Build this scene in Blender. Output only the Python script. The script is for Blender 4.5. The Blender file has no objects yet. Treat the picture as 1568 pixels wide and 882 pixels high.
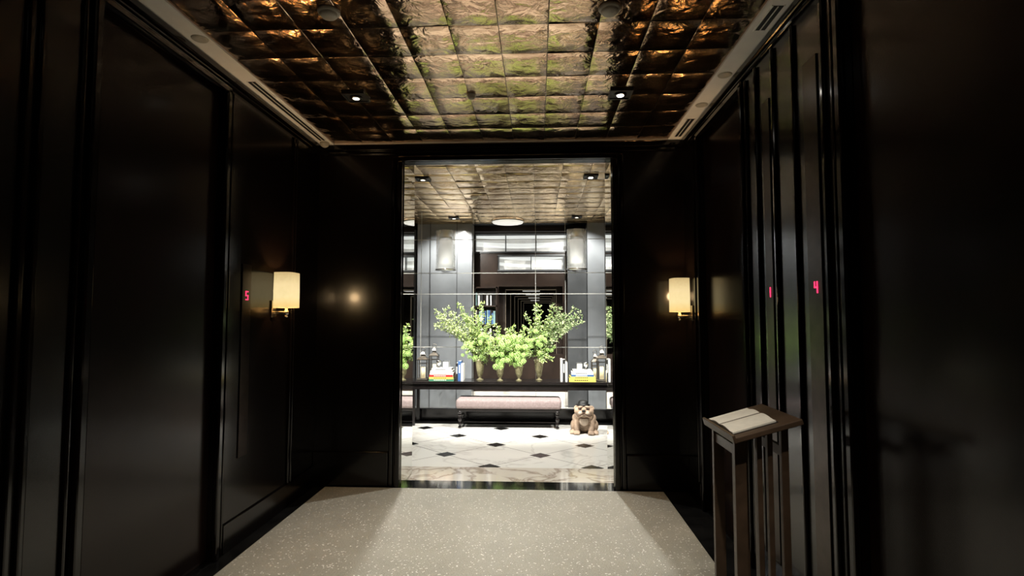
import bpy, bmesh, math, random
from mathutils import Vector, Matrix, Euler
random.seed(7)
S = bpy.context.scene
COL = S.collection

# ---------------------------------------------------------------- materials
def nt(name):
    m = bpy.data.materials.new(name); m.use_nodes = True
    t = m.node_tree; b = t.nodes['Principled BSDF']
    return m, t, b
def N(t, typ, **kw):
    n = t.nodes.new(typ)
    for k, v in kw.items(): setattr(n, k, v)
    return n
def pm(name, col, rough=.5, metal=0., var=.12, scale=12., bump=0., bscale=60., emit=0., ecol=None, trans=0., coat=0., sss=0., spec=None, ior=None, alpha=1.):
    m, t, b = nt(name)
    tc = N(t, 'ShaderNodeTexCoord'); nz = N(t, 'ShaderNodeTexNoise')
    nz.inputs['Scale'].default_value = scale; nz.inputs['Detail'].default_value = 4
    t.links.new(tc.outputs['Object'], nz.inputs['Vector'])
    cr = N(t, 'ShaderNodeValToRGB')
    cr.color_ramp.elements[0].position = .3; cr.color_ramp.elements[1].position = .7
    cr.color_ramp.elements[0].color = tuple(c*(1-var) for c in col)+(1,)
    cr.color_ramp.elements[1].color = tuple(min(1, c*(1+var)) for c in col)+(1,)
    t.links.new(nz.outputs['Fac'], cr.inputs['Fac'])
    t.links.new(cr.outputs['Color'], b.inputs['Base Color'])
    b.inputs['Roughness'].default_value = rough
    b.inputs['Metallic'].default_value = metal
    b.inputs['Transmission Weight'].default_value = trans
    b.inputs['Coat Weight'].default_value = coat
    b.inputs['Coat Roughness'].default_value = .10
    b.inputs['Alpha'].default_value = alpha
    if spec is not None: b.inputs['Specular IOR Level'].default_value = spec
    if ior: b.inputs['IOR'].default_value = ior
    if emit:
        b.inputs['Emission Color'].default_value = (ecol or col)+(1,)
        b.inputs['Emission Strength'].default_value = emit
    if bump:
        n2 = N(t, 'ShaderNodeTexNoise'); n2.inputs['Scale'].default_value = bscale
        t.links.new(tc.outputs['Object'], n2.inputs['Vector'])
        bp = N(t, 'ShaderNodeBump'); bp.inputs['Strength'].default_value = bump; bp.inputs['Distance'].default_value = .01
        t.links.new(n2.outputs['Fac'], bp.inputs['Height']); t.links.new(bp.outputs['Normal'], b.inputs['Normal'])
    return m

M = {}
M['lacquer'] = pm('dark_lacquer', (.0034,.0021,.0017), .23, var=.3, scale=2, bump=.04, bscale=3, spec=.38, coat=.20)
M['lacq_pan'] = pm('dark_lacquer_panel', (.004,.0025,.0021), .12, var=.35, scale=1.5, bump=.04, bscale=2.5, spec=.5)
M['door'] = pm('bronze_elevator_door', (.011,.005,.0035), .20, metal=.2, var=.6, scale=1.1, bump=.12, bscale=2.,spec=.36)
M['plate'] = pm('dark_steel_plate', (.06,.048,.042), .28, metal=1, var=.2)
M['white'] = pm('white_plaster', (.90,.86,.79), .6, var=.03)
M['black'] = pm('matte_black', (.006,.006,.006), .5)
M['blackfloor'] = pm('black_marble', (.008,.008,.008), .08, var=.5, scale=5)
M['steel'] = pm('brushed_nickel', (.55,.50,.42), .25, metal=1)
M['seam'] = pm('mirror_seam_bevel', (.45,.45,.42), .3, var=.1)
M['chrome'] = pm('chrome', (.75,.75,.75), .12, metal=1, var=.03)
M['mirror'] = pm('mirror_glass', (.80,.82,.80), .02, metal=1, var=.01)
M['grey'] = pm('grey_lacquered_column', (.20,.215,.23), .3, var=.15, scale=2, coat=.3)
M['greyd'] = pm('grey_dark', (.07,.075,.08), .35, var=.2, scale=3)
M['brown'] = pm('dark_brown_wood', (.022,.013,.009), .35, var=.4, scale=4)
M['winlit'] = pm('lit_blind', (.75,.76,.74), .7, var=.2, scale=3, emit=.75, ecol=(.9,.93,.9))
M['glow_dim'] = pm('dim_glow_panel', (.6,.6,.58), .7, var=.3, scale=5, emit=.45, ecol=(.85,.85,.8))  # dimmer emissive copy for blind folds, shelf backs and arch panels
M['strip'] = pm('arch_edge_glow', (.25,.2,.15), .4, var=.4, scale=4, emit=.10, ecol=(.8,.65,.45))  # arch edges are no lamps; their brightness is put in as emission
M['glass'] = pm('clear_glass', (.85,.88,.86), .03, var=.02, alpha=.30)
M['glassv'] = pm('amber_glass', (.50,.46,.26), .04, var=.3, scale=8, alpha=.42, metal=.2)
M['frost'] = pm('frosted_glass', (.85,.85,.82), .5, var=.25, scale=18, emit=.65, ecol=(1,.97,.9))
M['bulb'] = pm('lamp_lens', (1,1,1), .4, var=0, emit=40, ecol=(1,.95,.85))
M['bulbdim'] = pm('lamp_lens_dim', (1,1,1), .4, var=0, emit=3, ecol=(1,.9,.72))
M['disc'] = pm('opal_diffuser', (1,1,1), .4, var=0, emit=.6, ecol=(1,.95,.85))
M['red'] = pm('red_led', (.6,.02,.05), .5, var=0, emit=1.8, ecol=(1,.04,.14))
M['fabric'] = pm('mauve_upholstery', (.31,.245,.24), .9, var=.15, scale=40, bump=.4, bscale=300)
M['ebony'] = pm('ebony_wood', (.010,.008,.008), .2, var=.3, coat=.2)
M['stand'] = pm('oak_stand_wood', (.070,.044,.028), .4, var=.3, scale=9, bump=.1, bscale=40)
M['paper'] = pm('paper', (.80,.77,.69), .8, var=.05, scale=30)
M['ink'] = pm('ink_grey', (.18,.16,.14), .8)
M['wax'] = pm('candle_wax', (.85,.75,.5), .5, var=.05, emit=.35, ecol=(1,.85,.5))
M['lantern'] = pm('pewter_metal', (.25,.23,.20), .35, metal=1)
M['fur'] = pm('bulldog_coat', (.36,.26,.185), .7, var=.35, scale=9, bump=.25, bscale=120)
M['furw'] = pm('bulldog_white', (.54,.44,.35), .75, var=.12, scale=12, bump=.2, bscale=120)
M['patch'] = pm('bulldog_brown_patch', (.10,.055,.035), .75, var=.3, scale=14)
M['plastic'] = pm('white_plastic', (.48,.44,.36), .5, var=.05)
for nm, c in dict(leaf1=(.38,.50,.14), leaf2=(.15,.25,.08), leaf3=(.56,.64,.34), leaf4=(.22,.28,.14), stem=(.12,.15,.05)).items():
    M[nm] = pm('foliage_'+nm, c, .45, var=.3, scale=30)
M['bloom'] = pm('lime_viburnum_petals', (.50,.72,.24), .6, var=.25, scale=40)
for nm, c in dict(bk_red=(.55,.03,.03), bk_yel=(.75,.60,.12), bk_white=(.75,.75,.72), bk_blue=(.05,.12,.30), bk_green=(.06,.22,.13), bk_black=(.02,.02,.02), bk_teal=(.25,.42,.42)).items():
    M[nm] = pm('bookcover_'+nm, c, .45, var=.05)
def mat_shade():
    m,t,b=nt('cream_silk_shade')
    tc=N(t,'ShaderNodeTexCoord'); sx=N(t,'ShaderNodeSeparateXYZ'); t.links.new(tc.outputs['Generated'],sx.inputs[0])
    cr=N(t,'ShaderNodeValToRGB'); e=cr.color_ramp.elements
    e[0].position=0; e[0].color=(1,.66,.22,1); e[1].position=1; e[1].color=(.62,.45,.20,1)
    x=e.new(.3); x.color=(1,.80,.40,1); x=e.new(.65); x.color=(.95,.74,.38,1)
    t.links.new(sx.outputs[2],cr.inputs[0]); t.links.new(cr.outputs[0],b.inputs['Emission Color'])
    wv=N(t,'ShaderNodeTexNoise'); wv.inputs['Scale'].default_value=60; t.links.new(tc.outputs['Object'],wv.inputs[0])
    mr=N(t,'ShaderNodeMapRange'); mr.inputs['To Min'].default_value=.85; mr.inputs['To Max'].default_value=1.1
    t.links.new(wv.outputs[0],mr.inputs[0]); t.links.new(mr.outputs[0],b.inputs['Emission Strength'])
    b.inputs['Base Color'].default_value=(.4,.32,.2,1); b.inputs['Roughness'].default_value=.8
    return m
M['shade']=mat_shade()

def mat_ceiling(name,c0,c1,bump,r0,r1):
    m, t, b = nt(name)
    tc = N(t,'ShaderNodeTexCoord')
    n1 = N(t,'ShaderNodeTexNoise'); n1.inputs['Scale'].default_value=2.2; n1.inputs['Detail'].default_value=7
    t.links.new(tc.outputs['Object'], n1.inputs['Vector'])
    cr = N(t,'ShaderNodeValToRGB')
    cr.color_ramp.elements[0].position=.3; cr.color_ramp.elements[1].position=.7
    cr.color_ramp.elements[0].color=c0+(1,); cr.color_ramp.elements[1].color=c1+(1,)
    t.links.new(n1.outputs['Fac'], cr.inputs['Fac']); t.links.new(cr.outputs['Color'], b.inputs['Base Color'])
    b.inputs['Metallic'].default_value=1
    rr = N(t,'ShaderNodeMapRange'); rr.inputs['To Min'].default_value=r0; rr.inputs['To Max'].default_value=r1
    n3 = N(t,'ShaderNodeTexNoise'); n3.inputs['Scale'].default_value=7; n3.inputs['Detail'].default_value=7
    t.links.new(tc.outputs['Object'], n3.inputs['Vector'])
    t.links.new(n3.outputs['Fac'], rr.inputs['Value']); t.links.new(rr.outputs['Result'], b.inputs['Roughness'])
    n2 = N(t,'ShaderNodeTexNoise'); n2.inputs['Scale'].default_value=11; n2.inputs['Detail'].default_value=3; n2.inputs['Distortion'].default_value=.6
    t.links.new(tc.outputs['Object'], n2.inputs['Vector'])
    bp = N(t,'ShaderNodeBump'); bp.inputs['Strength'].default_value=bump; bp.inputs['Distance'].default_value=.02
    t.links.new(n2.outputs['Fac'], bp.inputs['Height']); t.links.new(bp.outputs['Normal'], b.inputs['Normal'])
    return m
M['ceil'] = mat_ceiling('hammered_bronze_tile',(.33,.205,.125),(.66,.47,.31),.36,.04,.27)
M['ceil_lit'] = mat_ceiling('hammered_bronze_tile_lit',(.52,.32,.13),(.95,.67,.32),.5,.06,.36)  # brighter gold copy of the bronze tile; lobby light put into the colour
def mat_carpet():
    m, t, b = nt('woven_beige_carpet'); L=t.links
    tc = N(t,'ShaderNodeTexCoord')
    mp = N(t,'ShaderNodeMapping'); mp.inputs['Scale'].default_value=(1,1.6,1); L.new(tc.outputs['Object'],mp.inputs[0])
    v = N(t,'ShaderNodeTexVoronoi'); v.inputs['Scale'].default_value=95; v.inputs['Randomness'].default_value=.35
    L.new(mp.outputs[0], v.inputs['Vector'])
    n1 = N(t,'ShaderNodeTexNoise'); n1.inputs['Scale'].default_value=3; n1.inputs['Detail'].default_value=6
    L.new(tc.outputs['Object'], n1.inputs['Vector'])
    cr = N(t,'ShaderNodeValToRGB')
    cr.color_ramp.elements[0].position=.0; cr.color_ramp.elements[1].position=.8
    cr.color_ramp.elements[0].color=(.52,.50,.43,1); cr.color_ramp.elements[1].color=(.23,.215,.175,1)
    L.new(v.outputs['Distance'], cr.inputs['Fac'])
    mr = N(t,'ShaderNodeMapRange'); mr.inputs['To Min'].default_value=.8; mr.inputs['To Max'].default_value=1.2
    L.new(n1.outputs['Fac'],mr.inputs[0])
    mx = N(t,'ShaderNodeMix',data_type='RGBA',blend_type='MULTIPLY'); mx.inputs[0].default_value=1
    L.new(cr.outputs[0],mx.inputs[6]); L.new(mr.outputs[0],mx.inputs[7])
    v2 = N(t,'ShaderNodeTexVoronoi'); v2.inputs['Scale'].default_value=120; L.new(tc.outputs['Object'], v2.inputs['Vector'])
    sp = N(t,'ShaderNodeSeparateColor'); L.new(v2.outputs['Color'],sp.inputs[0])
    gt = N(t,'ShaderNodeMath',operation='GREATER_THAN'); gt.inputs[1].default_value=.965; L.new(sp.outputs[0],gt.inputs[0])
    m2 = N(t,'ShaderNodeMix',data_type='RGBA'); L.new(gt.outputs[0],m2.inputs[0]); L.new(mx.outputs[2],m2.inputs[6]); m2.inputs[7].default_value=(1,.98,.93,1)  # weave glints painted into the base colour as white specks
    L.new(m2.outputs[2], b.inputs['Base Color'])
    rr = N(t,'ShaderNodeMapRange'); rr.inputs['To Min'].default_value=.38; rr.inputs['To Max'].default_value=.12
    L.new(gt.outputs[0],rr.inputs[0]); L.new(rr.outputs[0],b.inputs['Roughness'])
    bp = N(t,'ShaderNodeBump'); bp.inputs['Strength'].default_value=.8; bp.inputs['Distance'].default_value=.004; bp.invert=True
    L.new(v.outputs['Distance'], bp.inputs['Height']); L.new(bp.outputs['Normal'], b.inputs['Normal'])
    return m
M['carpet'] = mat_carpet()
def mat_marble(name, base, vein, scale=1.5, width=.035, pattern=False, rough=.12):
    m, t, b = nt(name); L=t.links
    tc = N(t,'ShaderNodeTexCoord')
    n1 = N(t,'ShaderNodeTexNoise'); n1.inputs['Scale'].default_value=scale; n1.inputs['Detail'].default_value=7; n1.inputs['Distortion'].default_value=1.3
    L.new(tc.outputs['Object'], n1.inputs['Vector'])
    def mth(op, a, bb=None, c=None):
        n=N(t,'ShaderNodeMath',operation=op)
        for i,x in enumerate((a,bb,c)):
            if x is None: continue
            if isinstance(x,(int,float)): n.inputs[i].default_value=x
            else: L.new(x,n.inputs[i])
        return n.outputs[0]
    d = mth('ABSOLUTE', mth('SUBTRACT', n1.outputs['Fac'], .5))
    cr = N(t,'ShaderNodeValToRGB')
    cr.color_ramp.elements[0].position=0; cr.color_ramp.elements[1].position=width
    cr.color_ramp.elements[0].color=vein+(1,); cr.color_ramp.elements[1].color=base+(1,)
    L.new(d, cr.inputs['Fac'])
    out = cr.outputs['Color']
    if pattern:
        sx = N(t,'ShaderNodeSeparateXYZ'); L.new(tc.outputs['Object'], sx.inputs[0])
        i = mth('DIVIDE', mth('SUBTRACT', sx.outputs[0], .03), .57)
        j = mth('DIVIDE', mth('SUBTRACT', sx.outputs[1], 6.52), .51)
        def fr(v):
            return mth('ABSOLUTE', mth('SUBTRACT', mth('FRACT', mth('ADD', v, 100.5)), .5))
        p = fr(mth('MULTIPLY', mth('ADD', i, j), .5)); q = fr(mth('MULTIPLY', mth('SUBTRACT', i, j), .5))
        mx = mth('MAXIMUM', p, q); mn = mth('MINIMUM', p, q)
        dot = mth('LESS_THAN', mx, .115); joint = mth('LESS_THAN', mn, .007)
        a = N(t,'ShaderNodeMix',data_type='RGBA'); L.new(joint,a.inputs[0]); L.new(out,a.inputs[6]); a.inputs[7].default_value=(.22,.21,.2,1)
        c2 = N(t,'ShaderNodeMix',data_type='RGBA'); L.new(dot,c2.inputs[0]); L.new(a.outputs[2],c2.inputs[6]); c2.inputs[7].default_value=(.008,.008,.008,1)
        out = c2.outputs[2]
    L.new(out, b.inputs['Base Color']); b.inputs['Roughness'].default_value=rough
    return m
M['marbletile'] = mat_marble('white_marble_black_dots', (.74,.73,.69), (.60,.58,.55), 1.2, .03, True, .18)
M['marbleband'] = mat_marble('veined_marble', (.62,.57,.50), (.34,.28,.23), 2.4, .06)

# ---------------------------------------------------------------- helpers
def link(o, parent=None):
    COL.objects.link(o)
    if parent is not None:
        o.parent = parent; o.matrix_parent_inverse = Matrix.Translation(-Vector(parent.location))
    return o
def empty(name, loc):
    e = bpy.data.objects.new(name, None); e.location = loc; e.empty_display_size=.05; COL.objects.link(e); return e
def mesh_obj(name, bm, mats, parent=None, smooth=False):
    me = bpy.data.meshes.new(name); bm.to_mesh(me); bm.free()
    for m in (mats if isinstance(mats,(list,tuple)) else [mats]): me.materials.append(m)
    if smooth:
        for p in me.polygons: p.use_smooth=True
    return link(bpy.data.objects.new(name, me), parent)
def add_box(bm, x0,x1,y0,y1,z0,z1, mi=0, bevel=0, seg=2):
    r = bmesh.ops.create_cube(bm, size=1)
    vs = r['verts']
    for v in vs:
        v.co = Vector(((x0+x1)/2+v.co.x*(x1-x0), (y0+y1)/2+v.co.y*(y1-y0), (z0+z1)/2+v.co.z*(z1-z0)))
    fs = {f for v in vs for f in v.link_faces}
    for f in fs: f.material_index=mi
    if bevel:
        es = list({e for v in vs for e in v.link_edges})
        bmesh.ops.bevel(bm, geom=es, offset=bevel, segments=seg, affect='EDGES', profile=.5)
def box(name, x0,x1,y0,y1,z0,z1, mat, bevel=0, parent=None, seg=2):
    bm = bmesh.new(); add_box(bm,x0,x1,y0,y1,z0,z1,0,bevel,seg)
    return mesh_obj(name,bm,mat,parent)
def boxes(name, lst, mat, parent=None, bevel=0):
    bm = bmesh.new()
    for b in lst: add_box(bm,*b[:6],(b[6] if len(b)>6 else 0),bevel)
    return mesh_obj(name,bm,mat,parent)
def lathe(name, prof, loc, mat, seg=24, parent=None, smooth=True, square=False):
    bm = bmesh.new(); rings=[]
    for r,z in prof:
        rings.append([bm.verts.new((loc[0]+r*math.cos(2*math.pi*(k+.5*square)/seg), loc[1]+r*math.sin(2*math.pi*(k+.5*square)/seg), loc[2]+z)) for k in range(seg)])
    for a,b in zip(rings,rings[1:]):
        for k in range(seg):
            bm.faces.new((a[k],a[(k+1)%seg],b[(k+1)%seg],b[k]))
    if prof[0][0]>1e-4: bm.faces.new(rings[0][::-1])
    if prof[-1][0]>1e-4: bm.faces.new(rings[-1])
    bmesh.ops.remove_doubles(bm, verts=bm.verts, dist=1e-5)
    bmesh.ops.recalc_face_normals(bm, faces=bm.faces)
    o = mesh_obj(name,bm,mat,parent)
    if smooth:
        for p in o.data.polygons: p.use_smooth = len(p.vertices)==4
    return o
def tube(name, pts, r, mat, parent=None):
    cu = bpy.data.curves.new(name,'CURVE'); cu.dimensions='3D'; cu.bevel_depth=r; cu.bevel_resolution=3
    sp = cu.splines.new('POLY'); sp.points.add(len(pts)-1)
    for p,c in zip(sp.points,pts): p.co=(*c,1)
    cu.materials.append(mat)
    return link(bpy.data.objects.new(name,cu),parent)
def spot(name, loc, target, energy, deg, color=(1,.93,.82), blend=.6, radius=.03, parent=None):
    l = bpy.data.lights.new(name,'SPOT'); l.energy=energy; l.spot_size=math.radians(deg); l.spot_blend=blend; l.color=color; l.shadow_soft_size=radius
    o = bpy.data.objects.new(name,l); o.location=loc
    o.rotation_euler=(Vector(target)-Vector(loc)).to_track_quat('-Z','Y').to_euler()
    return link(o,parent)
def point(name, loc, energy, color, radius=.03, parent=None):
    l = bpy.data.lights.new(name,'POINT'); l.energy=energy; l.color=color; l.shadow_soft_size=radius
    o = bpy.data.objects.new(name,l); o.location=loc
    return link(o,parent)

XL, XR, YB, ZC = -2.20, 1.43, 5.25, 3.40
YF = -3.2
# ---------------------------------------------------------------- shell
box('floor', -4.6,4.2, YF-.2,5.48, -.12,0, M['blackfloor'])
box('floor_lobby_tiles', -4.6,4.2, 5.98,17.5, -.12,0, M['marbletile'])
box('floor_marble_band', -4.6,4.2, 5.48,5.98, -.12,0, M['marbleband'])
box('carpet', -2.06,1.18, -1.6,5.19, 0,.014, M['carpet'], .005)

def tile_ceiling(name, x0, x1, y0, y1, nx, ny, mat):
    bm = bmesh.new(); n=6
    tx=(x1-x0)/nx; ty=(y1-y0)/ny
    for i in range(nx):
        for j in range(ny):
            ax=random.gauss(0,.009); ay=random.gauss(0,.009); h0=random.uniform(-.0012,.0012)
            g=[]
            for a in range(n+1):
                row=[]
                for b in range(n+1):
                    def w(k):
                        if k==0: return .004
                        if k==n: return .996
                        if k==1: return .018
                        if k==n-1: return .982
                        return k/n
                    u=w(a); v=w(b)
                    edge = (a in (0,n)) or (b in (0,n))
                    z = ZC-.012 + h0 + (.0016 if edge else 0) + ax*(u-.5)*tx*1.2 + ay*(v-.5)*ty*1.2 + random.uniform(-.0007,.0007)
                    row.append(bm.verts.new((x0+(i+u)*tx, y0+(j+v)*ty, z)))
                g.append(row)
            for a in range(n):
                for b in range(n):
                    bm.faces.new((g[a][b],g[a][b+1],g[a+1][b+1],g[a+1][b]))
    return mesh_obj(name,bm,mat,smooth=True)
tile_ceiling('ceiling_tiles_corridor', -2.03,1.27, 5.19-.35*23,5.19, 11,23, M['ceil'])
tile_ceiling('ceiling_tiles_lobby', -4.09,3.335, 5.36,9.86, 22,13, M['ceil_lit'])
box('ceiling', -4.6,4.2, YF-.2,10.4, ZC+.0,ZC+.15, M['black'])
T=ZC-.022
boxes('trim_1', [(XL-.05,-2.03,YF,YB,T,ZC-.001)], M['white'])
boxes('trim_2', [(1.27,XR+.05,YF,YB,T,ZC-.001)], M['white'])
boxes('trim_3', [(-2.03,1.27,5.19,YB,T,ZC-.001)], M['white'])
def slot(name,x0,x1,y0,y1):
    e=empty(name,((x0+x1)/2,(y0+y1)/2,T))
    box('slot_gap',x0,x1,y0,y1,T-.004,T+.004,M['black'],parent=e)
    boxes('slot_fins',[(x0+(x1-x0)*.45,x0+(x1-x0)*.55,y0,y1,T-.007,T-.003),(x0-.008,x0,y0-.008,y1+.008,T-.007,T+.002),(x1,x1+.008,y0-.008,y1+.008,T-.007,T+.002)],M['white'],parent=e)
slot('air_diffuser',-2.12,-2.06,3.75,5.05)
slot('air_diffuser',-2.12,-2.06,0.6,1.9)
slot('air_diffuser',1.31,1.37,4.65,5.1)
slot('air_diffuser',1.31,1.37,2.95,3.2)

# --------------------------- side walls
def side_wall(name, xw, sgn, doors, yend):
    def bx(a,b,y0,y1,z0,z1):
        xa=xw+sgn*a; xb=xw+sgn*b
        return (min(xa,xb),max(xa,xb),y0,y1,z0,z1)
    lst=[bx(.14,.30,YF,yend,0,ZC)]
    lst.append(bx(0,.14,YF,yend,3.26,ZC))
    ys=[YF]
    for d in doors: ys += [d[0],d[1]]
    ys.append(yend)
    for a,b in zip(ys[0::2],ys[1::2]):
        lst.append(bx(0,.14,a,b,0,3.26))
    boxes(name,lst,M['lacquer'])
    tr=[]
    tr.append(bx(-.035,0,YF,yend,3.325,3.376)); tr.append(bx(-.018,0,YF,yend,3.295,3.325))
    for d in doors:
        y0,y1=d
        for yy,s in ((y0,-1),(y1,1)):
            for off,w,dep in ((0,.05,.03),(.075,.025,.018)):
                a=yy+s*off; b2=yy+s*(off+w)
                tr.append(bx(-dep,0,min(a,b2),max(a,b2),0,3.27))
        tr.append(bx(-.03,0,y0-.05,y1+.05,3.235,3.285))
    boxes('trim_'+name.split('_')[1],tr,M['lacq_pan'],bevel=.010)
    bb=[]
    for a,b in zip(ys[0::2],ys[1::2]):
        bb.append(bx(-.016,0,a+(.11 if a>YF else 0),b-(.11 if b<yend else 0),0,.20))
    boxes('baseboard_'+name.split('_')[1],bb,M['lacquer'],bevel=.004)
    for k,(y0,y1) in enumerate(doors):
        ym=(y0+y1)/2
        e=empty('elevator_door',(xw+sgn*.06,ym,0))
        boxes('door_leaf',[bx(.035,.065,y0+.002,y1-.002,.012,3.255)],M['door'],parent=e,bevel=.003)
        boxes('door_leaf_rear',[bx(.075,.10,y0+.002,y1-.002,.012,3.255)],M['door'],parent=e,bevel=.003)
        boxes('door_sill',[bx(.005,.138,y0+.002,y1-.002,.0,.011)],M['plate'],parent=e)
side_wall('wall_left',XL,-1,[(-.2,.95),(2.52,3.60)],YB)
side_wall('wall_right',XR,1,[(1.35,2.50),(3.74,4.72)],YB)
box('wall_front',-2.6,1.8,YF-.15,YF,0,ZC,M['lacquer'])
boxes('trim_4',[(XL,XL+.02,y,y+.03,.2,3.28) for y in (1.25,1.31,2.14,2.20,4.66,4.71)],M['lacq_pan'],bevel=.008)
boxes('trim_5',[(XR-.02,XR,y,y+.03,.2,3.28) for y in (2.66,2.97,3.22,3.47,4.86)],M['lacq_pan'],bevel=.008)
def plate(name,xw,sgn,y0,y1,z0,z1,digit,yd,zd,k=1.):
    e=empty(name,(xw,(y0+y1)/2,z0))
    xa,xb=sorted((xw-sgn*.0,xw-sgn*.008))
    box('plate',xa,xb,y0,y1,z0,z1,M['plate'],.002,parent=e)
    seg={'5':'afgcd','1':'bc','4':'fgbc'}[digit]
    h=.030*k; w=.036*k; t=.008*k
    bm=bmesh.new()
    def sb(u0,u1,z0_,z1_):
        ya=yd+(-sgn)*u0*1; yb=yd+(-sgn)*u1
        X0,X1=sorted((xw-sgn*.008,xw-sgn*.0115))
        add_box(bm,X0,X1,min(ya,yb),max(ya,yb),zd+z0_,zd+z1_)
    D={'a':(-w/2,w/2,h,h+t),'g':(-w/2,w/2,0,t),'d':(-w/2,w/2,-h,-h+t),
       'f':(-w/2,-w/2+t,0,h+t),'b':(w/2-t,w/2,0,h+t),'e':(-w/2,-w/2+t,-h,t),'c':(w/2-t,w/2,-h,t)}
    for s in seg: sb(*D[s])
    mesh_obj('led_digit',bm,M['red'],e)
    return e
plate('floor_indicator_plate',XL,-1,3.88,4.00,.62,2.05,'5',3.94,1.81)
plate('floor_indicator_plate',XR,1,2.74,2.88,.12,3.0,'4',2.80,1.80,.9)
plate('floor_indicator_plate',XR,1,3.30,3.40,.12,3.0,'1',3.35,1.80,.9)

# --------------------------- back wall with the opening
OL,OR,OT=-1.343,.734,3.21
boxes('wall_back',[(-2.5,OL,YB,5.72,0,ZC),(OR,1.73,YB,5.72,0,ZC),(OL,OR,YB,YB+.12,OT,ZC)],M['lacquer'])
boxes('trim_7',[(OL-.11,OL-.07,YB-.03,YB,0,3.26),(OL-.05,OL,YB-.045,YB,0,OT+.0),(OR,OR+.05,YB-.045,YB,0,OT),(OR+.07,OR+.11,YB-.03,YB,0,3.26),
   (OL-.05,OR+.05,YB-.045,YB,OT,OT+.05),(XL,XR,YB-.06,YB,3.32,3.376),(XL,XR,YB-.03,YB,3.285,3.32)],M['lacq_pan'],bevel=.010)
boxes('baseboard_back',[(XL,OL-.115,YB-.03,YB,0,.34),(OR+.115,XR,YB-.03,YB,0,.34)],M['lacquer'],bevel=.008)
box('mirror_panel',OL,OL+.008,YB+.02,5.72,.0,OT-.005,M['mirror'])
box('mirror_panel',OR-.008,OR,YB+.02,5.72,.0,OT-.005,M['mirror'])
box('wall_lobby_left',-4.75,-4.6,5.6,17.6,0,ZC+.1,M['grey'])
box('wall_lobby_right',4.2,4.35,5.6,17.6,0,ZC+.1,M['grey'])
box('wall_lobby_near_left',-4.6,-2.5,5.5,5.72,0,ZC,M['lacquer'])
box('wall_lobby_near_right',1.73,4.2,5.5,5.72,0,ZC,M['lacquer'])

# --------------------------- mirror reflections of the lobby, built as solid parts behind the seams
YW=10.2
boxes('wall_far',[(-4.6,-2.58,YW,YW+.2,0,ZC),(-2.58,-.74,YW,YW+.2,0,2.5),(.48,4.2,YW,YW+.2,0,2.5),
   (-.74,.48,YW,YW+.2,2.24,2.5),(-.74,.48,YW,YW+.2,0,.95),(-2.58,4.2,YW,YW+.2,3.30,ZC+.1),(-2.58,-1.2,YW,YW+.2,2.5,3.3),(.58,4.2,YW,YW+.2,2.5,3.3),
   (-1.2,-.76,YW,YW+.2,2.5,2.88),(.52,.58,YW,YW+.2,2.5,2.88),(-.76,.52,YW,YW+.2,2.83,2.89)],M['brown'])
box('baseboard_far',-4.6,4.2,YW-.03,YW,0,.25,M['white'])
boxes('column',[(-2.24,-1.21,9.86,YW-.03,0,ZC)],M['grey'],bevel=.01)
boxes('column',[(.92,1.24,9.86,YW-.03,0,ZC)],M['grey'],bevel=.01)
boxes('trim_10',[(-2.0,-1.985,9.848,9.86,0,ZC),(-1.5,-1.485,9.848,9.86,0,ZC)],M['greyd'])
boxes('wall_panel_grey',[(.56,.91,9.95,YW-.03,0,ZC-.1)],M['greyd'])
boxes('wall_panel_grey',[(-2.9,-2.28,9.95,YW-.03,0,ZC-.1)],M['greyd'])
# wall bookcase filled with books
bmats=[M['bk_red'],M['bk_yel'],M['bk_white'],M['bk_blue'],M['bk_green'],M['bk_black'],M['bk_teal'],M['paper'],M['brown']]
bm=bmesh.new()
for z in (1.15,1.50,1.85,2.20): add_box(bm,-1.19,-.76,YW-.16,YW,z,z+.025,8)
for x in (-1.19,-.78): add_box(bm,x,x+.02,YW-.16,YW,1.15,2.225,8)
for z in (1.175,1.525,1.875):
    x=-1.165
    while x<-.82:
        t=random.uniform(.018,.040)
        if random.random()<.85: add_box(bm,x,x+t-.001,YW-.13,YW-.01,z,z+random.uniform(.18,.27),random.choice([2,5,5,3,8,7,5,6]))
        x+=t
mesh_obj('bookcase',bm,bmats)
def reflected_window(name,x0,x1,z0,z1,mat,nb):  # glowing panels stand in for bright openings reflected in the mirror wall
    e=empty(name,((x0+x1)/2,YW+.12,z0))
    box('lit_blind',x0,x1,YW+.14,YW+.18,z0,z1,mat,parent=e)
    l=[(x0-.02,x1+.02,YW-.02,YW+.02,z0-.03,z0),(x0-.02,x1+.02,YW-.02,YW+.02,z1,z1+.03)]
    for k in range(nb+1):
        x=x0+(x1-x0)*k/nb; l.append((x-.008,x+.008,YW-.01,YW+.12,z0,z1))
    boxes('frame',l,M['greyd'],parent=e)
    bm=bmesh.new()
    for k in range(2):
        zc=z0+(z1-z0)*(k+.5)/2
        prev=None
        for i in range(41):
            x=x0+(x1-x0)*i/40; s=math.sin(math.pi*i/40)*.04
            cur=[bm.verts.new((x,YW+.10,zc-s+.03)),bm.verts.new((x,YW+.13,zc-s-.04))]
            if prev: bm.faces.new((prev[0],cur[0],cur[1],prev[1]))
            prev=cur
    mesh_obj('blind_folds',bm,M['glow_dim'],e)
reflected_window('reflected_window_1',-1.19,.56,2.91,3.24,M['winlit'],3)
reflected_window('reflected_window_2',-.74,.50,2.56,2.82,M['winlit'],2)
box('wall_behind',-4.6,4.2,YW+.2,YW+.25,2.24,ZC,M['brown'])
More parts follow.
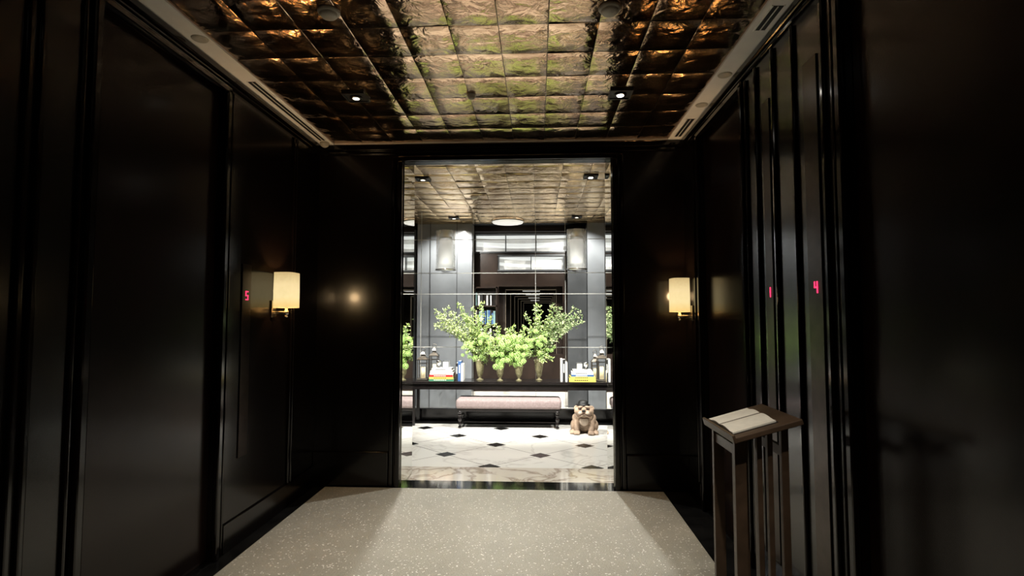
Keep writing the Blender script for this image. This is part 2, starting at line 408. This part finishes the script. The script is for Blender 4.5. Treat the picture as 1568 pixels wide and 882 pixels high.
for (x0,x1) in ((-2.86,-2.32),(1.27,1.75)):
    e=empty('lit_shelf_unit',((x0+x1)/2,YW-.2,1.2))
    boxes('shelves',[(x0,x1,9.86,9.95,z,z+.03) for z in (1.55,2.0,2.45,2.9,3.25)],M['grey'],parent=e)
    boxes('lit_backs',[(x0+.02,x1-.02,9.935,9.948,2.95,3.22),(x0+.02,x1-.02,9.935,9.948,2.5,2.56),(x0+.02,x1-.02,9.935,9.948,1.6,1.63)],M['glow_dim'],parent=e)
e=empty('mirrored_archways',(-.13,11.5,.95))  # repeating mirror reflection built as a row of solid frames
for k in range(6):
    y=10.5+k*1.1; s=1-.04*k; cx=-.13+.02*k
    x0,x1,z0,z1=cx-.56*s,cx+.56*s,.6,1.65+.55*s
    l=[(x0-.1,x0+.06,y,y+.12,z0,z1),(x1-.06,x1+.1,y,y+.12,z0,z1),(x0-.1,x1+.1,y,y+.12,z1,z1+.15)]
    boxes('arch_frame',l,M['brown'],parent=e)
    boxes('arch_edge',[(x0+.06,x0+.068,y+.01,y+.06,z0,z1-.03),(x1-.068,x1-.06,y+.01,y+.06,z0,z1-.03),(x0+.06,x1-.06,y+.01,y+.06,z1-.012,z1-.002)],M['strip'],parent=e)
boxes('arch_glow_panels',[(-.3+.04*k,.05,10.8+1.1*k,11.0+1.1*k,2.18-.03*k,2.19-.03*k) for k in range(4)],M['glow_dim'],parent=e)  # glowing panels added to brighten the archways
boxes('wall_corridor_shell',[(-.95,-.86,YW+.2,17.2,0,2.5),(.6,.7,YW+.2,17.2,0,2.5),(-.95,.7,YW+.25,17.2,2.45,2.5),(-.95,.7,17.2,17.3,0,2.5)],M['brown'])

YM=8.66
lst=[(-4.6,4.2,YM,YM+.01,z-.005,z+.005) for z in (2.92,2.37,2.03,1.17)]+[(x-.003,x+.003,YM,YM+.01,.2,3.38) for x in (-1.9,-1.04,-.03,.45,1.1)]
boxes('trim_11',lst,M['seam'])
boxes('baseboard_lobby',[(-4.6,4.2,YM-.04,YM+.06,0,.19)],M['ebony'],bevel=.006)
box('floor_black_strip',-4.6,4.2,8.36,YM-.04,0,.004,M['blackfloor'])  # black strip laid over the floor in front of the lobby baseboard

# --------------------------- fixtures
def downlight(x,y,mat,name='recessed_downlight',s=.075):
    e=empty(name,(x,y,ZC-.03)); z=ZC-.03
    boxes('bezel',[(x-s-.012,x-s,y-s,y+s,z,z+.03),(x+s,x+s+.012,y-s,y+s,z,z+.03),(x-s-.012,x+s+.012,y-s-.012,y-s,z,z+.03),(x-s-.012,x+s+.012,y+s,y+s+.012,z,z+.03)],M['black'],parent=e)
    box('housing',x-s,x+s,y-s,y+s,z+.008,z+.025,M['black'],parent=e)
    lathe('lens',[(0,0),(.024,0),(.030,.004),(.032,.012)],(x,y,z-.006),mat,20,parent=e)
    lathe('gimbal_ring',[(.036,0),(.048,0),(.048,.012),(.036,.012)],(x,y,z-.004),M['plate'],24,parent=e)
    return e
WARM=(1,.90,.75)
lightd=[(-1.42,4.06,M['bulbdim']),(.646,4.10,M['bulb']),(-1.42,1.3,M['bulb']),(.646,1.3,M['bulb']),
        (-1.43,6.57,M['bulbdim']),(.66,6.55,M['bulb']),(-1.45,9.2,M['bulbdim']),(.68,9.2,M['bulbdim'])]
es=[downlight(*a) for a in lightd]
spot('spot_lamp',(-1.42,4.06,3.35),(-.95,3.9,0),70,62,WARM,blend=1,parent=es[0])
spot('spot_lamp',(.646,4.10,3.35),(.1,3.7,0),120,66,WARM,blend=.9,parent=es[1])
spot('spot_lamp',(-1.42,1.3,3.35),(-.8,2.7,0),180,66,WARM,blend=1,parent=es[2])
spot('spot_lamp',(.646,1.3,3.35),(-.1,2.7,0),170,66,WARM,blend=1,parent=es[3])
NEU=(1,.97,.90)
spot('spot_lamp',(-1.43,6.57,3.33),(-.8,8.3,1.2),460,70,NEU,parent=es[4])
spot('spot_lamp',(.66,6.55,3.33),(0,8.3,1.2),460,70,NEU,parent=es[5])
spot('spot_lamp',(.60,6.55,3.33),(.0,6.6,0),280,120,NEU,parent=es[5])
spot('spot_lamp',(-1.40,6.57,3.33),(-.8,6.6,0),280,120,NEU,parent=es[4])
e=downlight(-2.5,6.55,M['bulb']); spot('spot_lamp',(-2.5,6.55,3.33),(-.9,8.3,1.2),300,50,NEU,parent=e)  # added downlight, out of view, brightening the flowers from the left
e=downlight(1.85,6.55,M['bulb']); spot('spot_lamp',(1.85,6.55,3.33),(.2,8.3,1.2),300,50,NEU,parent=e)  # its added counterpart on the right, also out of view
spot('spot_lamp',(-1.45,9.2,3.33),(-1.5,9.9,1.8),230,120,NEU,parent=es[6])
spot('spot_lamp',(.68,9.2,3.33),(.7,9.9,1.8),200,120,NEU,parent=es[7])
def roundlight(x,y):
    e=empty('round_downlight',(x,y,T)); 
    lathe('trim_ring',[(.028,-.006),(.045,-.006),(.05,0),(.05,.004),(.028,.004)],(x,y,T),M['plastic'],24,parent=e)
    lathe('lens',[(0,-.003),(.028,-.003),(.028,.004)],(x,y,T),M['bulbdim'],20,parent=e)
    return e
rl=[roundlight(*p) for p in ((-2.09,3.14),(1.34,3.8),(1.34,4.34),(-2.09,1.0),(1.34,1.9))]
spot('spot_lamp',(1.30,1.9,T-.02),(1.06,2.84,1.12),60,20,WARM,blend=.8,radius=.02,parent=rl[4])  # spot added out of view to brighten the guest book
def smoke(x,y,r=.055):
    e=empty('smoke_detector',(x,y,ZC-.02))
    lathe('base',[(r*1.15,0),(r*1.15,-.012),(r,-.022),(r*.9,-.024),(r*.9,-.030),(r*.72,-.040),(r*.3,-.046),(0,-.047)],(x,y,ZC-.008),M['plastic'],32,parent=e)
smoke(-1.18,2.90); smoke(.41,2.94); smoke(-.51,4.07,.03); smoke(-.9,7.6,.05)
e=empty('cctv_dome',(-2.1,5.12,T))
lathe('dome',[(.045,0),(.045,-.015),(.035,-.035),(.02,-.046),(0,-.05)],(-2.1,5.12,T),M['plastic'],24,parent=e)
e=empty('flush_ceiling_lamp',(-.53,9.55,ZC-.03))
lathe('diffuser',[(0,-.05),(.2,-.048),(.27,-.035),(.28,-.01),(.28,0)],(-.53,9.55,ZC-.02),M['disc'],40,parent=e)
lathe('rim',[(.28,-.02),(.295,-.02),(.295,0),(.28,0)],(-.53,9.55,ZC-.02),M['steel'],40,parent=e)

# wall sconces
def sconce(x,y,z0,z1,sgn,xw):
    e=empty('wall_sconce',(x,y,z0))
    bm=bmesh.new(); n=48; rings=[]
    for zz,rr in ((z0,1.0),((z0+z1)/2,1.0),(z1,.98)):
        ring=[]
        for k in range(n):
            a=2*math.pi*k/n; ca,sa=math.cos(a),math.sin(a)
            p=4.0; f=(abs(ca)**p+abs(sa)**p)**(-1/p)
            q=1+.006*math.cos(k*math.pi)
            ring.append(bm.verts.new((x+.082*ca*f*rr*q, y+.105*sa*f*rr*q, zz)))
        rings.append(ring)
    for a,b in zip(rings,rings[1:]):
        for k in range(n): bm.faces.new((a[k],a[(k+1)%n],b[(k+1)%n],b[k]))
    o=mesh_obj('shade',bm,M['shade'],e,smooth=True)
    lathe('socket_stem',[(.012,-.06),(.02,-.055),(.02,-.03),(.012,-.02),(.012,.03),(.022,.035),(.022,.06)],(x,y,z0),M['steel'],20,parent=e)
    lathe('finial',[(0,-.085),(.012,-.078),(.014,-.068),(.006,-.06)],(x,y,z0),M['steel'],16,parent=e)
    xa,xb=sorted((x,xw)); box('arm',xa,xb,y-.01,y+.01,z0-.05,z0-.03,M['steel'],.003,parent=e)
    xa,xb=sorted((xw,xw-sgn*.014)); box('backplate',xa,xb,y-.04,y+.04,z0-.08,z0+.06,M['steel'],.004,parent=e)
    lathe('candle_bulb',[(0,.06),(.018,.07),(.022,.10),(.012,.14),(0,.155)],(x,y,z0),M['bulbdim'],16,parent=e)
    point('sconce_lamp',(x,y,z0+.17),16,(1,.64,.32),.03,parent=e)
    point('sconce_glow_far',(x,y+.125,(z0+z1)/2),4.0,(1,.68,.36),.05,parent=e)
sconce(-2.085,4.36,1.73,2.02,-1,XL)
sconce(1.315,5.03,1.70,2.01,1,XR)

def glass_lantern(x):
    y=8.45; e=empty('glass_cylinder_sconce',(x,y,2.4))
    r=.155
    lathe('glass_cylinder',[(r,2.40),(r,3.03),(r-.008,3.03),(r-.008,2.40)],(x,y,0),M['glass'],40,parent=e)
    lathe('inner_diffuser',[(0,2.50),(.095,2.50),(.10,2.52),(.10,2.86),(.095,2.88),(0,2.88)],(x,y,0),M['frost'],32,parent=e)
    lathe('lower_cup',[(0,2.36),(.05,2.37),(.08,2.39),(.165,2.395),(.165,2.415),(0,2.42)],(x,y,0),M['chrome'],32,parent=e)
    lathe('upper_cap',[(0,2.9),(.10,2.9),(.10,2.93),(.03,2.95),(.02,3.03),(0,3.03)],(x,y,0),M['chrome'],32,parent=e)
    boxes('wall_arm',[(x-.02,x+.02,y+.14,YM+.01,2.66,2.70),(x-.05,x+.05,YM-.012,YM+.0,2.56,2.80)],M['chrome'],parent=e)
    boxes('strap',[(x-.012,x+.012,y+.150,y+.162,2.40,3.02)],M['chrome'],parent=e)
glass_lantern(-1.46); glass_lantern(.62)

# --------------------------- console table
ZT=.676
e=empty('console_table',(-.4,8.38,0))
boxes('top',[(-2.0,1.22,8.15,8.60,ZT-.035,ZT)],M['ebony'],parent=e,bevel=.005)
boxes('apron',[(-1.93,1.15,8.18,8.20,ZT-.125,ZT-.035),(-1.93,1.15,8.55,8.57,ZT-.125,ZT-.035),(-1.93,-1.91,8.2,8.55,ZT-.125,ZT-.035),(1.13,1.15,8.2,8.55,ZT-.125,ZT-.035)],M['ebony'],parent=e)
for x in (-1.90,1.12):
    for y in (8.21,8.54):
        boxes('leg',[(x-.025,x+.025,y-.025,y+.025,.005,ZT-.1)],M['ebony'],parent=e,bevel=.004)
# bench
e=empty('upholstered_bench',(-.43,8.22,0))
bx0,bx1,by0,by1=-1.22,.35,7.98,8.42
bm=bmesh.new(); add_box(bm,bx0,bx1,by0,by1,.29,.435,0,.045,5); o=mesh_obj('cushion',bm,M['fabric'],e,True)
boxes('seat_rail',[(bx0+.02,bx1-.02,by0+.02,by1-.02,.255,.295)],M['ebony'],parent=e,bevel=.004)
prof=[(.012,0),(.022,.006),(.028,.02),(.018,.034),(.014,.05),(.028,.062),(.028,.072),(.016,.082),(.022,.11),(.032,.14),(.022,.165),(.014,.175),(.030,.19),(.030,.202),(.016,.212),(.034,.225),(.034,.258)]
for x in (bx0+.06,bx1-.06):
    for y in (by0+.05,by1-.05):
        lathe('turned_leg',prof,(x,y,.002),M['ebony'],20,parent=e)
tube('stretcher',[(bx0+.06,(by0+by1)/2,.066),(bx1-.06,(by0+by1)/2,.066)],.012,M['ebony'],e)
for x in (bx0+.06,bx1-.06): tube('side_stretcher',[(x,by0+.05,.066),(x,by1-.05,.066)],.012,M['ebony'],e)

# --------------------------- bulldog
def bulldog(cx,cy,rot):
    root=empty('bulldog_statue',(cx,cy,.002))
    R=Matrix.Translation((cx,cy,.002))@Matrix.Rotation(rot,4,'Z')@Matrix.Diagonal((1.08,1,1,1))
    def ell(bm,c,r,tilt=(0,0,0)):
        g=bmesh.ops.create_icosphere(bm,subdivisions=3,radius=1)
        mat=Matrix.Translation(c)@Euler(tilt).to_matrix().to_4x4()@Matrix.Diagonal((*r,1))
        bmesh.ops.transform(bm,matrix=mat,verts=g['verts'])
    def cap(bm,a,b,ra,rb,n=7):
        a=Vector(a);b=Vector(b)
        for i in range(n):
            s=i/(n-1); rr=ra+(rb-ra)*s; ell(bm,a.lerp(b,s),(rr,rr,rr))
    bm=bmesh.new()
    ell(bm,(0,.08,.125),(.125,.135,.13)); ell(bm,(0,.0,.19),(.125,.10,.125))
    ell(bm,(0,-.05,.185),(.085,.06,.085))
    for s in (-1,1):
        ell(bm,(s*.098,-.02,.215),(.060,.06,.07)); ell(bm,(s*.122,.05,.095),(.064,.095,.09))
        ell(bm,(s*.152,-.06,.027),(.038,.062,.028)); 
        cap(bm,(s*.095,-.045,.20),(s*.090,-.095,.04),.048,.036)
        ell(bm,(s*.092,-.125,.026),(.044,.048,.028))
        for k in (-1,0,1): ell(bm,(s*.092+k*.026,-.160,.020),(.015,.018,.018)); ell(bm,(s*.152+k*.022,-.112,.018),(.013,.017,.016))
        ell(bm,(s*.084,-.085,.318),(.044,.05,.050)); ell(bm,(s*.048,-.140,.298),(.042,.040,.048),(0,s*.35,0))
        ell(bm,(s*.044,-.118,.384),(.036,.026,.017),(0,s*.25,0))
        ell(bm,(s*.106,-.055,.378),(.026,.016,.016),(.2,s*.6,0)); ell(bm,(s*.124,-.064,.356),(.013,.012,.020),(.1,s*-.3,0))
        ell(bm,(s*.06,-.075,.250),(.055,.055,.035))
    ell(bm,(0,-.03,.275),(.115,.09,.07)); ell(bm,(0,-.055,.348),(.106,.085,.070))
    ell(bm,(0,-.14,.326),(.048,.035,.032)); ell(bm,(0,-.140,.266),(.056,.038,.022))
    ell(bm,(0,-.150,.354),(.034,.018,.010)); ell(bm,(0,.205,.07),(.022,.035,.02))
    bmesh.ops.transform(bm,matrix=R,verts=bm.verts)
    o=mesh_obj('body',bm,M['fur'],root,True)
    m=o.modifiers.new('r','REMESH'); m.mode='VOXEL'; m.voxel_size=.005; m.use_smooth_shade=True
    m=o.modifiers.new('s','SMOOTH'); m.iterations=2; m.factor=.5
    def part(name,c,r,mat,tilt=(0,0,0)):
        b=bmesh.new(); ell(b,c,r,tilt); bmesh.ops.transform(b,matrix=R,verts=b.verts); return mesh_obj(name,b,mat,root,True)
    part('nose',(0,-.174,.338),(.024,.012,.015),M['black'])
    for s in (-1,1):
        part('eye',(s*.046,-.142,.358),(.013,.008,.011),M['ebony'])
        part('eye_patch',(s*.048,-.130,.360),(.026,.013,.020),M['patch'])
        part('jowl_white',(s*.046,-.146,.302),(.038,.038,.036),M['furw'])
        b=[R@Vector(p) for p in ((0,-.186,.316),(s*.018,-.188,.300),(s*.046,-.186,.276),(s*.076,-.160,.262),(s*.088,-.135,.262))]
        tube('mouth_line',[tuple(p) for p in b],.006,M['patch'],root)
        part('tooth',(s*.030,-.184,.278),(.004,.004,.008),M['paper'])
    part('chest_patch',(0,-.092,.185),(.060,.030,.07),M['furw'])
    pts=[]
    for k in range(25):
        a=2*math.pi*k/24; pts.append(tuple(R@Vector((.118*math.cos(a),-.03+.098*math.sin(a),.240-.012*math.sin(-a)))))
    tube('collar',pts,.008,M['patch'],root)
    c=R@Vector((-.012,-.03,0)); 
    lathe('hat',[(.062,.404),(.104,.406),(.078,.413),(.072,.418),(.070,.444),(.054,.462),(.02,.470),(0,.471)],(c.x,c.y,.0),M['black'],28,parent=root)
bulldog(.665,7.80,-.12)

# --------------------------- table objects
def book_parts(bm, cx,cy,z,w,d,h,ang,ci,pi_):
    old=set(bm.verts)
    t=.0035
    add_box(bm,-w/2,w/2,-d/2,d/2,0,t,ci); add_box(bm,-w/2,w/2,-d/2,d/2,h-t,h,ci); add_box(bm,-w/2,w/2,-d/2,-d/2+t,t,h-t,ci)
    add_box(bm,-w/2+.006,w/2-.006,-d/2+t,d/2-.006,t,h-t,pi_)
    for k in range(7):
        add_box(bm,-w*.3+k*w*.075,-w*.3+k*w*.075+w*.05,-d/2-.0008,-d/2,h*.32,h*.68,5 if ci in (1,2) else pi_)
    vs=[v for v in bm.verts if v not in old]
    bmesh.ops.transform(bm,matrix=Matrix.Translation((cx,cy,z))@Matrix.Rotation(ang,4,'Z'),verts=vs)
def stack(name,cx,cy,spec):
    bm=bmesh.new(); z=ZT+.001
    for (w,d,h,a,ci) in spec:
        book_parts(bm,cx,cy,z,w,d,h,a,ci,7); z+=h+.0005
    mesh_obj(name,bm,bmats); return z
z=stack('book_stack',-1.475,8.33,[(.38,.28,.030,.02,4),(.37,.28,.03,.0,1),(.36,.27,.035,-.02,0),(.36,.26,.028,.03,2),(.34,.25,.03,-.02,7),(.30,.24,.035,0,2)])
zr=stack('book_stack',.68,8.33,[(.40,.28,.045,-.02,1),(.38,.27,.03,.02,1),(.34,.25,.03,0,3),(.33,.24,.035,-.03,2),(.28,.22,.03,.03,7)])
def upright(name,x,lst):
    bm=bmesh.new()
    for (t,h,ci) in lst:
        old=set(bm.verts)
        add_box(bm,0,.003,0,.2,0,h,ci); add_box(bm,t-.003,t,0,.2,0,h,ci); add_box(bm,.003,t-.003,0,.004,0,h,ci); add_box(bm,.003,t-.003,.004,.195,.004,h-.004,7)
        add_box(bm,t*.3,t*.7,-.0008,0,h*.4,h*.8,7)
        vs=[v for v in bm.verts if v not in old]
        bmesh.ops.translate(bm,vec=(x,8.24,ZT+.001),verts=vs); x+=t+.001
    mesh_obj(name,bm,bmats)
upright('upright_books',-1.26,[(.035,.27,5),(.045,.30,3),(.035,.26,2)])
upright('upright_books',.35,[(.03,.34,2),(.04,.33,5),(.03,.29,2)])
upright('upright_books',1.10,[(.05,.27,6),(.05,.28,2)])
def glassbox(x,y,z,s,h):
    e=empty('glass_trinket_box',(x,y,z))
    box('glass',x-s,x+s,y-s,y+s,z+.004,z+h,M['glass'],.002,parent=e)
    l=[(x+a*s-.003,x+a*s+.003,y+b*s-.003,y+b*s+.003,z,z+h+.004) for a in (-1,1) for b in (-1,1)]
    l+=[(x-s,x+s,y+b*s-.003,y+b*s+.003,z+q*h,z+q*h+.005) for b in (-1,1) for q in (0,1)]
    boxes('frame',l,M['chrome'],parent=e)
glassbox(-1.42,8.33,z,.05,.10); glassbox(.64,8.30,zr,.045,.10)
def cup(x,y,z):
    lathe('silver_trophy_cup',[(.028,0),(.028,.008),(.008,.016),(.008,.04),(.03,.055),(.036,.09),(.04,.11),(.036,.11),(.03,.06),(0,.05)],(x,y,z+.0005),M['chrome'],24)
cup(-1.53,8.30,z); cup(.74,8.32,zr)

def lantern(x,y,s,h,name='candle_lantern'):
    e=empty(name,(x,y,ZT)); z=ZT+.001
    boxes('base',[(x-s,x+s,y-s,y+s,z,z+.018),(x-s*.85,x+s*.85,y-s*.85,y+s*.85,z+.018,z+.03)],M['lantern'],parent=e,bevel=.002)
    zt=z+h
    boxes('posts',[(x+a*s*.85-.006,x+a*s*.85+.006,y+b*s*.85-.006,y+b*s*.85+.006,z+.03,zt) for a in (-1,1) for b in (-1,1)]+
        [(x-s*.85,x+s*.85,y+b*s*.85-.004,y+b*s*.85+.004,zt-.06,zt-.052) for b in (-1,1)],M['lantern'],parent=e)
    lathe('roof',[(s*1.45,0),(s*1.45,.012),(s*.75,.05),(s*.5,.055),(s*.5,.085),(s*.62,.09),(s*.3,.125),(0,.135)],(x,y,zt),M['lantern'],4,parent=e,smooth=False,square=True)
    pts=[(x+.03*math.cos(a),y,zt+.16+.03*math.sin(a)) for a in [2*math.pi*k/20 for k in range(21)]]
    tube('ring',pts,.004,M['lantern'],e)
    lathe('candle',[(s*.42,.03),(s*.42,h*.62),(s*.38,h*.64),(0,h*.62)],(x,y,z),M['wax'],24,parent=e)
    tube('wick',[(x,y,z+h*.61),(x,y,z+h*.66)],.002,M['black'],e)
lantern(-1.79,8.36,.085,.31); lantern(-1.64,8.50,.07,.36)
lantern(.985,8.34,.080,.34); lantern(.90,8.52,.06,.27)
e=empty('pillar_candle',(1.045,8.20,ZT)); lathe('wax',[(.030,0),(.030,.17),(.026,.175),(0,.17)],(1.06,8.205,ZT+.001),M['wax'],24,parent=e)
tube('wick',[(1.06,8.205,ZT+.17),(1.06,8.205,ZT+.185)],.002,M['black'],e)

# --------------------------- flowers
def leaf(bm,p,d,L,W,mi):
    d=d.normalized(); up=Vector((random.gauss(0,1),random.gauss(0,1),random.gauss(0,1)))
    s=d.cross(up)
    if s.length<1e-3: return
    s.normalize(); n=s.cross(d)*L*.15
    v=[p,p+d*L*.35+s*W-n*.3,p+d*L*.7+s*W*.7,p+d*L,p+d*L*.7-s*W*.7,p+d*L*.35-s*W-n*.3]
    c=bm.verts.new(p+d*L*.5+n)
    vv=[bm.verts.new(a) for a in v]
    for k in range(6):
        f=bm.faces.new((c,vv[k],vv[(k+1)%6])); f.material_index=mi
def twig(bm,pts,r,mi):
    prev=None
    for i,p in enumerate(pts):
        rr=r*(1-.7*i/(len(pts)-1)); ring=[bm.verts.new(p+Vector((rr*math.cos(a),rr*math.sin(a)*.6,rr*math.sin(a)*.4))) for a in (0,2.1,4.2)]
        if prev:
            for k in range(3):
                f=bm.faces.new((prev[k],prev[(k+1)%3],ring[(k+1)%3],ring[k])); f.material_index=mi
        prev=ring
def bezier(a,b,c,n):
    return [a*(1-t)**2+b*2*t*(1-t)+c*t*t for t in [i/n for i in range(n+1)]]
def branch(bm,a,c,pal,L,dens):
    mid=a.lerp(c,.5)+Vector((0,0,.10)); mid.x=a.x+(c.x-a.x)*.35
    pts=bezier(a,mid,c,12); twig(bm,pts,.004,4)
    for i in range(4,13):
        base=pts[i]; t=(pts[i]-pts[i-1]).normalized()
        for k in range(dens):
            dd=(t*random.uniform(.3,1)+Vector((random.gauss(0,.6),random.gauss(0,.6),random.gauss(0,.6)))).normalized()
            tl=random.uniform(.02,.10)*(1.15-i/18)
            end=base+dd*tl; twig(bm,[base,end],.0015,4)
            for q in range(3):
                pp=base.lerp(end,(q+1)/3)
                ld=(dd+Vector((random.gauss(0,.8),random.gauss(0,.8),random.gauss(0,.8))))
                leaf(bm,pp,ld,L*random.uniform(.5,1.2),L*.24,random.choice(pal))
def bloomball(bm,c,r,n=46):
    for k in range(n):
        z=1-2*(k+.5)/n; a=k*2.39996; rr=math.sqrt(1-z*z); nrm=Vector((rr*math.cos(a),rr*math.sin(a),z))
        p=c+nrm*r*random.uniform(.8,1.1)
        s=nrm.orthogonal().normalized(); t=nrm.cross(s); w=r*.30; ph=random.random()*2
        ctr=bm.verts.new(p-nrm*w*.2)
        vs=[bm.verts.new(p+(s*math.cos(ph+q*math.pi/4)+t*math.sin(ph+q*math.pi/4))*(w if q%2==0 else w*.5)+nrm*w*.15) for q in range(8)]
        for q in range(8):
            f=bm.faces.new((ctr,vs[q],vs[(q+1)%8])); f.material_index=5
fm=[M['leaf1'],M['leaf2'],M['leaf3'],M['leaf4'],M['stem'],M['bloom']]
root=empty('flower_arrangement',(-.43,8.38,ZT))
vx=[-.90,-.58,-.29,.02]
for i,x in enumerate(vx):
    y=8.36+(.05 if i in(0,3) else -.05); H=.32 if i in (0,3) else .22; rr=.070 if i in (0,3) else .06
    pr=[(rr*.75,0),(rr*.8,.006),(rr*.35,.02),(rr*.25,.04),(rr*.55,.06),(rr*.85,H*.5),(rr,H*.85),(rr*1.25,H),(rr*1.20,H),(rr*.93,H*.85),(rr*.78,H*.5),(rr*.4,.07),(0,.065)]
    lathe('vase',pr,(x,y,ZT+.001),M['glassv'],28,parent=root)
    bm=bmesh.new(); a=Vector((x,y,ZT+.08)); rim=Vector((x,y,ZT+H))
    for k in range(9):
        twig(bm,[a+Vector((random.uniform(-.02,.02),random.uniform(-.02,.02),0)),rim+Vector((random.uniform(-.04,.04),random.uniform(-.04,.04),0))],.004,4)
    if i in (0,3):
        sg=-1 if i==0 else 1
        for k in range(44):
            if i==0: ex=x+random.uniform(-.76,.18); 
            else: ex=x+random.uniform(-.20,.66)
            lat=abs(ex-x)/.74
            top=1.87-(.08*lat if lat>.5 else 0)
            ez=random.uniform(1.25,top) if lat<.5 else random.uniform(1.46,top)
            pal=[0,2,3,2] if lat>.5 else [0,1,0,2]
            if i==3: pal=[1,3,2,3] if lat>.4 else [0,1,3,2]
            branch(bm,rim,Vector((ex,y+random.uniform(-.18,.14),ez)),pal,.036,4)
        for k in range(26):
            bloomball(bm,Vector((x+sg*.06+random.gauss(0,.13),y+random.uniform(-.16,.05),random.uniform(1.02,1.45))),random.uniform(.026,.040))
    else:
        for k in range(14):
            branch(bm,rim,Vector((x+random.uniform(-.2,.2),y+random.uniform(-.15,.12),random.uniform(1.12,1.55))),[0,0,1,2],.038,4)
        for k in range(36):
            bloomball(bm,Vector((x+random.gauss(0,.11),y+random.uniform(-.18,.06),random.uniform(.90,1.36))),random.uniform(.033,.050))
    for k in range(10):
        branch(bm,rim,Vector((x+random.uniform(-.2,.2),y+random.uniform(-.16,.1),random.uniform(.95,1.25))),[0,1,2],.040,4)
    mesh_obj('foliage_and_blooms',bm,fm,root)

# --------------------------- lectern stand with guest book
root=empty('wooden_lectern',(1.09,2.83,0))
P0,P1=Vector((.925,0,1.085)),Vector((1.235,0,1.175))
ang=math.atan2(P1.z-P0.z,P1.x-P0.x); Ln=(P1-P0).length
Rm=Matrix.Translation((P0.x,2.83,P0.z))@Matrix.Rotation(-ang,4,'Y')
def tilted(name,lst,mat,bev=0,parent=root):
    bm=bmesh.new()
    for b in lst: add_box(bm,*b[:6],(b[6] if len(b)>6 else 0),bev)
    bmesh.ops.transform(bm,matrix=Rm,verts=bm.verts); return mesh_obj(name,bm,mat,parent)
tilted('desk_top',[(0,Ln,-.24,.22,-.026,0)],M['stand'],.004)
tilted('book_ledge',[(-.012,.002,-.24,.22,-.026,.014)],M['stand'],.003)
slats=[]
for y in (2.66,2.97):
    for (x0,x1) in ((.945,1.0),(1.05,1.075),(1.10,1.125),(1.165,1.20)):
        slats.append((x0,x1,y,y+.03,.045,P0.z-.026+(x0-P0.x)*math.tan(ang)))
boxes('slatted_legs',slats,M['stand'],parent=root,bevel=.003)
boxes('base_rails',[(.925,1.24,2.65,2.70,.0152,.05),(.925,1.24,2.96,3.01,.0152,.05),(.95,.99,2.70,2.96,.0152,.045),(1.165,1.20,2.70,2.96,.0152,.045),(.955,.99,2.69,2.97,.98,1.03),(1.17,1.195,2.69,2.97,.98,1.03)],M['stand'],parent=root,bevel=.003)
root2=empty('guest_book',(1.06,2.83,1.1))
bm=bmesh.new()
for s in (-1,1):
    n=10; prev=None
    for k in range(n+1):
        v=k/n; yy=s*(.003+v*.175); h=.010+.012*math.sin(math.pi*min(1,v*1.1+.12))*(1-v*.35)
        cur=[bm.verts.new((.012,yy,.003)),bm.verts.new((.012,yy,h)),bm.verts.new((.225,yy,h)),bm.verts.new((.225,yy,.003))]
        if prev:
            for q in range(4): bm.faces.new((prev[q],prev[(q+1)%4],cur[(q+1)%4],cur[q]))
        prev=cur
        if k in (0,n): bm.faces.new(cur)
bmesh.ops.recalc_face_normals(bm,faces=bm.faces)
bmesh.ops.transform(bm,matrix=Rm,verts=bm.verts); mesh_obj('pages',bm,M['paper'],root2,False)
tilted('cover',[(.006,.232,-.185,.185,.0005,.003)],M['bk_black'],0,root2)
tilted('spine_gutter',[(.012,.2255,-.004,.004,.003,.0165)],M['ink'],0,root2)

# --------------------------- world, camera
w=bpy.data.worlds.new('World'); S.world=w; w.use_nodes=True
w.node_tree.nodes['Background'].inputs[0].default_value=(.5,.45,.4,1); w.node_tree.nodes['Background'].inputs[1].default_value=.004
cam=bpy.data.cameras.new('Camera'); cam.sensor_width=36; cam.lens=36*820/1568; cam.clip_start=.05
co=bpy.data.objects.new('Camera',cam); COL.objects.link(co)
co.location=(0,0,1.65); co.rotation_euler=(math.radians(90)+.0548,0,.0475)
S.camera=co
S.view_settings.view_transform='Standard'
S.view_settings.look='None'
